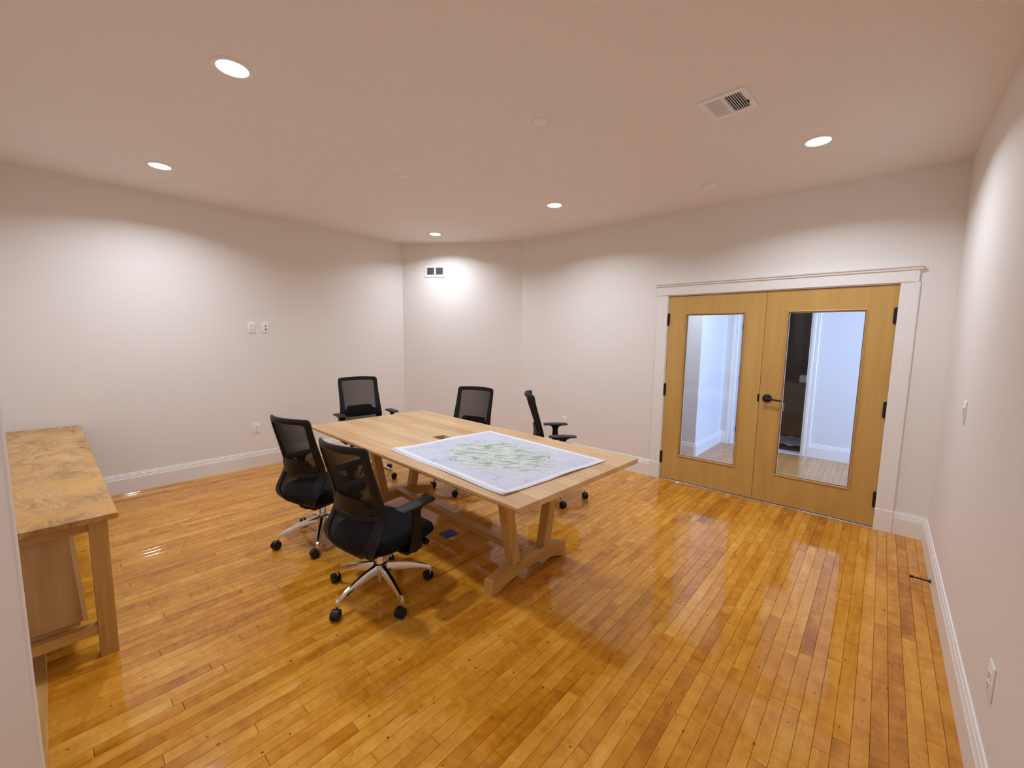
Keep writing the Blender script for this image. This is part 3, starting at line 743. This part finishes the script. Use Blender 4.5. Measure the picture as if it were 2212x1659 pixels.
cb = MB(); cb.box((hx0-0.012, -0.070, 0.610), (hx1+0.012, -0.058, 0.7178)); cb.box((hx0-0.012, 0.058, 0.610), (hx1+0.012, 0.070, 0.7178)); cb.box((hx0-0.012, -0.058, 0.610), (hx0, 0.058, 0.7178)); cb.box((hx1, -0.058, 0.610), (hx1+0.012, 0.058, 0.7178)); cb.box((hx0, -0.058, 0.610), (hx1, 0.058, 0.620))
cb.build('cable_box', 'leg_x', tb)
def trestle(xc, yc):
    # foot: arched beam along y
    n = 20; top = []; bot = []
    for i in range(n+1):
        s = -1+2*i/n; y = yc+0.373*s
        top.append((y, 0.088+0.060*(1-abs(s)**1.6)))
        bot.append((y, 0.0 if abs(s) > 0.90 else 0.062*(1-(abs(s)/0.90)**2)))
    x0, x1 = xc-0.036, xc+0.036
    mb = MB()
    rings = []
    for (y, zt), (_, zb) in zip(top, bot): rings.append([(x0, y, zb), (x1, y, zb), (x1, y, zt), (x0, y, zt)])
    mb.rings(rings).build('foot', 'leg_y', tb)
    for s in (-1, 1):
        yb_, yt_ = yc+s*0.150, yc+s*0.256
        lg = MB(); rings = []
        for z, y in ((0.120, yb_), (0.682, yt_)):
            rings.append([(x0, y-0.035, z), (x1, y-0.035, z), (x1, y+0.035, z), (x0, y+0.035, z)])
        lg.rings(rings); ob = lg.build('leg', 'leg_z', tb)
        bv = ob.modifiers.new('bevel', 'BEVEL'); bv.width = 0.003; bv.segments = 1
    MB().box((xc-0.040, yc-0.46, 0.680), (xc+0.040, yc+0.46, 0.7178), bevel=0.004, tone=0.4).build('cleat', 'leg_y', tb)
trestle(0.857, -0.020); trestle(-0.800, -0.010)
MB().box((-0.764, -0.048, 0.098), (0.821, 0.012, 0.148), bevel=0.004, tone=0.35).build('stretcher', 'leg_x', tb)

# maps: three sheets, the lower two peeping out
def sheet(name, w, h, z, loc, rz, mat, label, curl):
    n, m_ = 28, 22; V = []; F = []
    for i in range(n+1):
        for j in range(m_+1):
            u, v = -1+2*i/n, -1+2*j/m_
            dz = curl*max(0, abs(u)-0.80)**2*25*0.010*(0.4+0.6*math.sin(v*5+curl)) + 0.006*curl*max(0, -v-0.86)*7*(0.5+0.5*math.sin(u*6)) + 0.0015*(math.sin(u*4+1)+1)*0.3
            wob = 0.003*math.sin(u*5+curl*3)*abs(v)
            V.append((u*w/2, v*h/2+wob*0.6, abs(dz)))
    for i in range(n):
        for j in range(m_): F.append((i*(m_+1)+j, (i+1)*(m_+1)+j, (i+1)*(m_+1)+j+1, i*(m_+1)+j+1))
    o = MB().poly(V, F).build(name, mat, smooth=True, angle=180)
    o.location = (loc[0], loc[1], z); o.rotation_euler = (0, 0, rz)
    s = o.modifiers.new('thickness', 'SOLIDIFY'); s.thickness = 0.0006; s.offset = 1
    return tag(o, label, 'map', 'map sheets on the table')
sheet('map_sheet', 1.200, 0.935, 0.7512, (-1.985, 2.050), R(-3.6), 'paper', 'bottom white sheet under the maps, its edge peeping out at the left', 0.3)
sheet('map_sheet', 1.195, 0.925, 0.7530, (-1.975, 2.048), R(-4.4), 'paper', 'middle white sheet just beneath the printed map on the table', 0.5)
sheet('map_sheet', 1.195, 0.935, 0.7550, (-1.970, 2.066), R(-4.4), 'map', 'topmost map printed in green and blue on a white sheet', 0.8)

# blue tape patch on the floor
tp = MB(); tp.poly([(-0.060, -0.064, 0.0003), (0.058, -0.066, 0.0003), (0.064, 0.060, 0.0003), (-0.052, 0.066, 0.0003), (-0.060, -0.064, 0.0010), (0.058, -0.066, 0.0010), (0.064, 0.060, 0.0010), (-0.052, 0.066, 0.0010)],
                  [(0, 1, 2, 3), (4, 5, 6, 7), (0, 1, 5, 4), (1, 2, 6, 5), (2, 3, 7, 6), (3, 0, 4, 7)])
tpo = tp.build('tape_patch', 'tape'); tpo.location = (-2.485, 2.066, 0.0004); tag(tpo, 'square of blue tape stuck to the floor under the table', 'tape')

# ------------------------------------------------------------------ sideboard along the left of the alcove
sb = empty('sideboard', (-4.06, 0.0, 0)); tag(sb, 'wooden sideboard with a figured slab top against the left wall', 'sideboard')
def sbx(lo, hi, name, mat, bevel=0.002, tone=0.5, mat4=None):
    lo = (lo[0]+4.06, lo[1], lo[2]); hi = (hi[0]+4.06, hi[1], hi[2])
    return MB().box(lo, hi, bevel=bevel, tone=tone, mat4=mat4).build(name, mat, sb)
sbx((-5.440, -0.300, 0.690), (-2.660, 0.185, 0.7175), 'top', 'burl')
for x0 in (-2.771, -5.42):
    for y0 in (0.085, -0.285):
        sbx((x0, y0, 0.0), (x0+0.065, y0+0.065, 0.690), 'leg', 'leg_z', tone=0.6 if y0 > 0 else 0.4)
sbx((-2.758, -0.220, 0.634), (-2.722, 0.085, 0.690), 'apron', 'leg_y', tone=0.45)
sbx((-5.40, -0.220, 0.634), (-5.365, 0.085, 0.690), 'apron', 'leg_y')
sbx((-5.355, 0.095, 0.634), (-2.771, 0.130, 0.690), 'apron', 'leg_x')
sbx((-2.760, -0.220, 0.118), (-2.716, 0.085, 0.166), 'stretcher', 'leg_y', tone=0.7)
sbx((-5.40, -0.220, 0.118), (-5.36, 0.085, 0.166), 'stretcher', 'leg_y')
sbx((-5.40, -0.160, 0.140), (-2.760, -0.120, 0.165), 'stretcher', 'leg_x')
# plywood carcass resting on the stretchers, its front leaning a little
cab = MB()
def lean(y, z): return y + 0.022*(0.64-z)/0.46
V = []
for x in (0.0, 0.018):
    for y, z in ((-0.27, 0.190), (0.018, 0.190), (0.018, 0.633), (-0.27, 0.633)): V.append((1.30-x, lean(y, z) if y > -0.2 else y, z))
cab.poly(V, [(0, 1, 2, 3), (7, 6, 5, 4), (0, 4, 5, 1), (1, 5, 6, 2), (2, 6, 7, 3), (3, 7, 4, 0)], 0.4)
pan = cab.build('side_panel', 'ply', sb)
es = MB(); V = []
for x in (0.0, 0.020):
    for y, z in ((0.018, 0.186), (0.034, 0.186), (0.034, 0.633), (0.018, 0.633)): V.append((1.3005-x, lean(y, z), z))
es.poly(V, [(0, 1, 2, 3), (7, 6, 5, 4), (0, 4, 5, 1), (1, 5, 6, 2), (2, 6, 7, 3), (3, 7, 4, 0)], 0.6)
es.build('edge_strip', 'plyedge', pan)
sbx((-5.30, -0.270, 0.168), (-2.766, 0.030, 0.1855), 'shelf', 'ply')
sbx((-5.30, -0.285, 0.186), (-2.790, -0.272, 0.633), 'back_panel', 'ply')

# ------------------------------------------------------------------ office chair
PROF = [(1.040, -0.302), (1.000, -0.296), (0.94, -0.280), (0.87, -0.256), (0.79, -0.228), (0.72, -0.207), (0.66, -0.195), (0.60, -0.197),
        (0.55, -0.212), (0.50, -0.233), (0.45, -0.250), (0.41, -0.250), (0.370, -0.228), (0.342, -0.185), (0.330, -0.125)]
HWP = [(1.040, 0.218), (0.86, 0.220), (0.72, 0.226), (0.60, 0.236), (0.50, 0.242), (0.42, 0.232), (0.36, 0.200), (0.330, 0.18)]
def catmull(P, n):
    out = []
    for i in range(len(P)-1):
        p0 = P[max(i-1, 0)]; p1 = P[i]; p2 = P[i+1]; p3 = P[min(i+2, len(P)-1)]
        for k in range(n):
            t = k/n
            out.append(tuple(0.5*((2*p1[j]) + (-p0[j]+p2[j])*t + (2*p0[j]-5*p1[j]+4*p2[j]-p3[j])*t*t + (-p0[j]+3*p1[j]-3*p2[j]+p3[j])*t**3) for j in range(2)))
    out.append(P[-1]); return out
PROF = [(z if z > 0.6 else 0.6-(0.6-z)*0.84, y) for z, y in PROF]
HWP = [(z if z > 0.6 else 0.6-(0.6-z)*0.84, y) for z, y in HWP]
PF = catmull(PROF, 6)
ARC = [0.0]
for a, b in zip(PF, PF[1:]): ARC.append(ARC[-1]+math.hypot(a[0]-b[0], a[1]-b[1]))
LEN = ARC[-1]
def prof_at(s):
    s = min(max(s, 0), LEN); i = 0
    while i < len(ARC)-2 and ARC[i+1] < s: i += 1
    t = (s-ARC[i])/(ARC[i+1]-ARC[i]); return tuple(PF[i][j]+t*(PF[i+1][j]-PF[i][j]) for j in range(2))
def hw_at(z):
    for (z0, w0), (z1, w1) in zip(HWP, HWP[1:]):
        if z <= z0 and z >= z1: return w0+(w1-w0)*(z0-z)/(z0-z1)
    return HWP[-1][1]
def backS(lat, s):
    """point of the back surface: lat metres sideways, s metres of arc from the top"""
    z, y = prof_at(s); w = 0.225; u = lat/w
    bow = (0.055+0.022*max(0.0, 1-s/0.3))*u*u*(1.0 if s < 0.45 else max(0.35, 1-(s-0.45)*2.2))
    dz = -0.006*u*u if s < 0.1 else 0
    return Vector((lat, y+bow, z+dz))
def backN(lat, s):
    e = 0.004; a = backS(lat+e, s)-backS(lat-e, s); b = backS(lat, min(s+e, LEN))-backS(lat, max(s-e, 0))
    n = a.cross(b).normalized(); return n if n.y < 0 else -n           # pointing to the rear
def rrect(n_side=14, r=0.16, rb=0.45):
    """rounded square outline in [-1,1]^2, t=+1 top; r corner radius at top, rb at bottom"""
    P = []
    def arc(cx, cy, rad, a0, a1, k=8):
        for i in range(k+1):
            a = a0+(a1-a0)*i/k; P.append((cx+rad*math.cos(a), cy+rad*math.sin(a)))
    arc(1-r, 1-r, r, 0, math.pi/2); 
    for i in range(1, n_side): P.append((1-r-(2-2*r)*i/n_side, 1))
    arc(-1+r, 1-r, r, math.pi/2, math.pi)
    for i in range(1, n_side*2): P.append((-1, 1-r-(2-r-rb)*i/(n_side*2)))
    arc(-1+rb, -1+rb, rb, math.pi, 1.5*math.pi)
    for i in range(1, n_side): P.append((-1+rb+(2-2*rb)*i/n_side, -1))
    arc(1-rb, -1+rb, rb, 1.5*math.pi, 2*math.pi)
    for i in range(1, n_side*2): P.append((1, -1+rb+(2-r-rb)*i/(n_side*2)))
    return P
def make_chair():
    ch = empty('office_chair')
    # --- back frame ring
    loop_o = rrect(r=0.10, rb=0.42); loop_i = rrect(r=0.10, rb=0.42)
    ft, fb = 0.040, 0.105
    rings = []
    for (a, t), (ai, ti) in zip(loop_o, loop_i):
        so = LEN*(1-t)/2; hwo = hw_at(prof_at(so)[0])
        si = ft+(LEN-ft-fb)*(1-ti)/2; hwi = hw_at(prof_at(si)[0]) - (0.033+0.045*(si/LEN))
        lo, li = a*hwo, ai*hwi
        Po, Pi = backS(lo, so), backS(li, si); No, Ni = backN(lo, so), backN(li, si)
        tk = 0.011
        Pm = (Po+Pi)/2; Nm = (No+Ni).normalized()
        rings.append([Po+No*tk*0.5, Po+(Pi-Po)*0.25+Nm*tk*1.15, Po+(Pi-Po)*0.75+Nm*tk*1.1, Pi+Ni*tk*0.6, Pi-Ni*tk*0.5, Pm-Nm*tk*0.8, Po-No*tk*0.6])
    rings.append(rings[0])
    br = MB(); br.rings(rings, closed_ends=False); back = br.build('backrest', 'black', ch, smooth=True, angle=50)
    # crossbar behind the lumbar zone
    cbm = MB(); rr = []
    for k in range(17):
        l = -0.205+0.41*k/16; sag = 0.022*(1-(l/0.205)**2)
        sec = []
        for ds, dn in ((-0.021, 0.004), (-0.016, 0.013), (0.012, 0.016), (0.021, 0.008), (0.018, 0.001), (-0.018, 0.000)):
            s = 0.428+sag+ds; sec.append(backS(l, s)+backN(l, s)*(dn+0.010*(1-(l/0.205)**2)))
        rr.append(sec)
    cbm.rings(rr).build('crossbar', 'black', back, smooth=True)
    # mesh sheet
    nx, ns = 14, 40; V = []; F = []
    for j in range(ns+1):
        s = 0.018+(LEN-0.018-0.05)*j/ns; h = hw_at(prof_at(s)[0])-0.020
        if j == ns: h *= 0.82
        elif j == ns-1: h *= 0.90
        elif j == ns-2: h *= 0.95
        for i in range(nx+1):
            V.append(backS(h*(-1+2*i/nx), s)-backN(0, s)*0.002)
    for j in range(ns):
        for i in range(nx): F.append((j*(nx+1)+i, j*(nx+1)+i+1, (j+1)*(nx+1)+i+1, (j+1)*(nx+1)+i))
    MB().poly(V, F).build('mesh_panel', 'mesh', back, smooth=True, angle=180)
    # lumbar support: stepped plate behind the mesh
    out = [(-0.195, 0.372), (-0.150, 0.372), (-0.142, 0.345), (-0.125, 0.330), (0.125, 0.330), (0.142, 0.345), (0.150, 0.372), (0.195, 0.372),
           (0.195, 0.412), (0.158, 0.412), (0.140, 0.440), (0.118, 0.458), (-0.118, 0.458), (-0.140, 0.440), (-0.158, 0.412), (-0.195, 0.412)]
    lp = MB(); rA = [backS(l, s)+backN(l, s)*0.006 for l, s in out]; rB = [backS(l, s)+backN(l, s)*0.016 for l, s in out]
    # built as a strip of columns so that it follows the bow of the back
    xs = [-0.195, -0.158, -0.150, -0.142, -0.125, -0.08, -0.04, 0, 0.04, 0.08, 0.125, 0.142, 0.150, 0.158, 0.195]
    def top_s(x): 
        x = abs(x); return 0.372 if x >= 0.150 else (0.372-(0.150-x)/0.025*0.042 if x > 0.125 else 0.330)
    def bot_s(x):
        x = abs(x); return 0.412 if x >= 0.158 else (0.412+(0.158-x)/0.033*0.046 if x > 0.125 else 0.458)
    rr = []
    for x in xs:
        a, b = top_s(x), bot_s(x); th = 0.012
        rr.append([backS(x, a)+backN(x, a)*0.004, backS(x, (a+b)/2)+backN(x, (a+b)/2)*0.003, backS(x, b)+backN(x, b)*0.004, backS(x, b)+backN(x, b)*(0.004+th), backS(x, (a+b)/2)+backN(x, (a+b)/2)*(0.008+th), backS(x, a)+backN(x, a)*(0.004+th)])
    lp.rings(rr); lp.build('lumbar_support', 'black', back, smooth=True, angle=45)
    # --- seat
    st = MB(); rings = []
    n = 48
    def seat_ring(inset, z, drop):
        P = []
        for i in range(n):
            a = 2*math.pi*i/n; c, s = math.cos(a), math.sin(a); e = 0.42
            x = (0.250-inset)*(abs(c)**e)*(1 if c >= 0 else -1); y = (0.240-inset)*(abs(s)**e)*(1 if s >= 0 else -1)
            x *= 1-0.06*max(0, -y/0.24)
            zz = z - drop*max(0, (y-0.06)/0.18)**2*0.030 + drop*0.010*(x/0.25)**2
            P.append((x, y+0.035, zz))
        return P
    for inset, z, d in ((0.050, 0.405, 0.6), (0.012, 0.408, 0.7), (0.0, 0.425, 0.9), (0.0, 0.450, 1), (0.008, 0.470, 1), (0.028, 0.483, 1), (0.07, 0.489, 1), (0.14, 0.489, 0.8), (0.21, 0.487, 0.6)):
        rings.append(seat_ring(inset, z, d))
    st.rings(rings).build('seat', 'fabric', ch, smooth=True, angle=60)
    sh_ = MB(); rings = [seat_ring(i, z, 0.5) for i, z in ((0.10, 0.372), (0.045, 0.380), (0.022, 0.398), (0.030, 0.409))]
    sh_.rings(rings).build('seat_pan', 'black', ch, smooth=True, angle=50)
    # --- mechanism under the seat and the bracket that carries the back
    mc = MB(); mc.box((-0.085, -0.135, 0.318), (0.085, 0.13, 0.376), bevel=0.02, seg=3); mc.box((-0.045, -0.165, 0.335), (0.045, -0.10, 0.365), bevel=0.012, seg=2)
    mech = mc.build('mechanism', 'black', ch, smooth=True)
    lvr = MB(); lvr.cyl((0.08, 0.05, 0.362), (0.200, 0.06, 0.364), 0.006, n=10); lvr.box((0.185, 0.040, 0.352), (0.255, 0.085, 0.376), bevel=0.010, seg=3)
    lvr.build('lever', 'black', mech, smooth=True)
    kn = MB(); kn.cyl((0.10, 0.175, 0.366), (0.215, 0.175, 0.366), 0.007, n=10); kn.cyl((0.180, 0.175, 0.366), (0.228, 0.175, 0.362), 0.024, 0.019, 16)
    kn.build('tension_knob', 'black', mech, smooth=True)
    # --- armrests
    for sgn in (-1, 1):
        path = [(0.12, 0.366), (0.20, 0.366), (0.250, 0.371), (0.275, 0.390), (0.284, 0.424), (0.286, 0.49), (0.286, 0.58), (0.286, 0.645)]
        wid = [0.040, 0.045, 0.046, 0.044, 0.040, 0.034, 0.030, 0.026]
        rr = []
        for k, ((x, z), w) in enumerate(zip(path, wid)):
            x0, z0 = path[max(k-1, 0)]; x1, z1 = path[min(k+1, len(path)-1)]
            d = Vector((x1-x0, 0, z1-z0)).normalized(); nn = Vector((d.z, 0, -d.x))*0.0105; yc = 0.035
            ring = []
            for yy, q in ((-w, -0.5), (-w*0.9, -1), (w*0.9, -1), (w, -0.5), (w, 0.5), (w*0.9, 1), (-w*0.9, 1), (-w, 0.5)):
                p = Vector((x, yc+yy, z))+nn*q; ring.append((sgn*p.x, p.y, p.z))
            rr.append(ring)
        ar = MB(); ar.rings(rr)
        # neck that widens under the pad
        rr = []
        for z, hx, hy in ((0.622, 0.012, 0.030), (0.642, 0.016, 0.042), (0.656, 0.026, 0.075), (0.662, 0.030, 0.085)):
            rr.append([(sgn*0.286+hx*cx, 0.035+hy*cy, z) for cx, cy in ((-1, -0.6), (-0.6, -1), (0.6, -1), (1, -0.6), (1, 0.6), (0.6, 1), (-0.6, 1), (-1, 0.6))])
        ar.rings(rr); arm = ar.build('armrest', 'black', ch, smooth=True)
        pd = MB(); rr = []
        def pad_ring(ins, z):
            P = []
            for i in range(32):
                a = 2*math.pi*i/32; c, s = math.cos(a), math.sin(a); e = 0.36
                x = (0.046-ins)*(abs(c)**e)*(1 if c >= 0 else -1); y = (0.128-ins)*(abs(s)**e)*(1 if s >= 0 else -1)
                x *= 1-0.16*max(0, y/0.128)
                P.append((sgn*0.286+x, 0.036+y, z-0.006*max(0, -y/0.128)**2))
            return P
        pd.rings([pad_ring(i, z) for i, z in ((0.010, 0.659), (0.002, 0.661), (0.0, 0.668), (0.003, 0.673), (0.010, 0.676), (0.028, 0.6765))])
        pd.build('arm_pad', 'pad', arm, smooth=True, angle=60)
    return ch
BASE_PARTS = ('gas_column', 'base_hub', 'leg', 'caster')
def make_base(ch, a0):
    col = MB(); col.lathe([(0.013, 0.068), (0.014, 0.066), (0.0155, 0.110), (0.026, 0.112), (0.026, 0.290), (0.024, 0.294), (0.014, 0.295), (0.014, 0.330)], 24)
    col.build('gas_column', 'chrome', ch, smooth=True, angle=30)
    hb_ = MB(); hb_.lathe([(0.029, 0.112), (0.034, 0.115), (0.042, 0.140), (0.044, 0.172), (0.041, 0.183), (0.030, 0.186), (0.028, 0.180)], 30)
    hb_.build('base_hub', 'chrome', ch, smooth=True, angle=35)
    lm = None
    for k in range(5):
        a = a0 + 2*math.pi*k/5
        if lm is None:
            rr = []
            for t, w, zt, zb in ((0.036, 0.018, 0.184, 0.130), (0.10, 0.0165, 0.175, 0.126), (0.18, 0.0145, 0.155, 0.116), (0.25, 0.0125, 0.130, 0.100), (0.288, 0.0115, 0.114, 0.088), (0.305, 0.0105, 0.104, 0.072), (0.315, 0.0085, 0.094, 0.066)):
                rr.append([(t, -w, zb), (t, w, zb), (t, w*0.92, zt-0.010), (t, w*0.55, zt-0.001), (t, -w*0.55, zt-0.001), (t, -w*0.92, zt-0.010)])
            lg = MB().rings(rr); lo = lg.build('leg', 'chrome', ch, smooth=True, angle=38); lm = lo
            cs = MB()
            for s in (-1, 1):
                ring = []
                for y, r in ((0.004, 0.020), (0.005, 0.029), (0.012, 0.030), (0.022, 0.0285), (0.0255, 0.022), (0.026, 0.010)):
                    ring.append([(0.020+r*math.cos(2*math.pi*i/24), s*y, 0.030+r*math.sin(2*math.pi*i/24)) for i in range(24)])
                cs.rings(ring)
            # hood between the wheels
            rr = []
            for i in range(9):
                an = math.pi*(0.02+0.80*i/8); rr.append([(0.020+0.0325*math.cos(an), -0.020, 0.030+0.0325*math.sin(an)), (0.020+0.0325*math.cos(an), 0.020, 0.030+0.0325*math.sin(an)), (0.020+0.024*math.cos(an), 0.020, 0.030+0.024*math.sin(an)), (0.020+0.024*math.cos(an), -0.020, 0.030+0.024*math.sin(an))])
            cs.rings(rr); cs.box((0.004, -0.004, 0.02), (0.036, 0.004, 0.055))
            co = cs.build('caster', 'wheel', ch, smooth=True, angle=40)
            so_ = MB().cyl((0, 0, 0.050), (0, 0, 0.080), 0.0065, n=12).build('caster_stem', 'chrome', co, smooth=True)
        else:
            lo = lm.copy(); COL.objects.link(lo)
            co0 = co; co = co0.copy(); COL.objects.link(co)
            s2 = so_.copy(); COL.objects.link(s2); s2.parent = co
        lo.rotation_euler = (0, 0, a)
        co.location = (0.306*math.cos(a), 0.306*math.sin(a), 0)
        co.rotation_euler = (0, 0, a + (0.5, -1.2, 2.0, 0.9, -0.4)[k])
CH = [  # x, y, facing direction (deg), lift, first caster direction (deg, world)
    (-2.207, 1.292, 97.5, -0.050, -80.0, 'black mesh office chair nearest the camera, its back turned, at the table side'),
    (-3.147, 1.358, 103.0, -0.044, -103.0, 'black mesh office chair second along the near table side, back turned, by the table corner'),
    (-4.218, 2.330, -9.8, 0.063, 30.0, 'black mesh office chair at the far left end of the table, facing it'),
    (-3.216, 2.884, -73.0, -0.007, -127.0, 'black mesh office chair behind the table, facing the camera in the middle'),
    (-2.365, 3.325, 42.5, 0.006, -40.0, 'black mesh office chair seen side-on behind the table, nearest the doors')]
proto = make_chair()
UP = [o for o in bpy.data.objects if o.parent == proto]
chairs = []
for k, (x, y, fd, dz, ca_, lab) in enumerate(CH):
    c = proto if k == 0 else copy_tree(proto)
    chairs.append(c)
for c, (x, y, fd, dz, ca_, lab) in zip(chairs, CH):
    for o in [o for o in bpy.data.objects if o.parent == c]: o.location.z = dz
    c.location = (x, y, 0); rz = R(fd-90); c.rotation_euler = (0, 0, rz)
    make_base(c, R(ca_)-rz)
    tag(c, lab, 'chair', 'office chairs around the table')
    for o in [o for o in bpy.data.objects if o.parent == c and o.name.startswith('gas_column')]: o.scale.z = 1.0 + max(dz, -0.02)/0.33
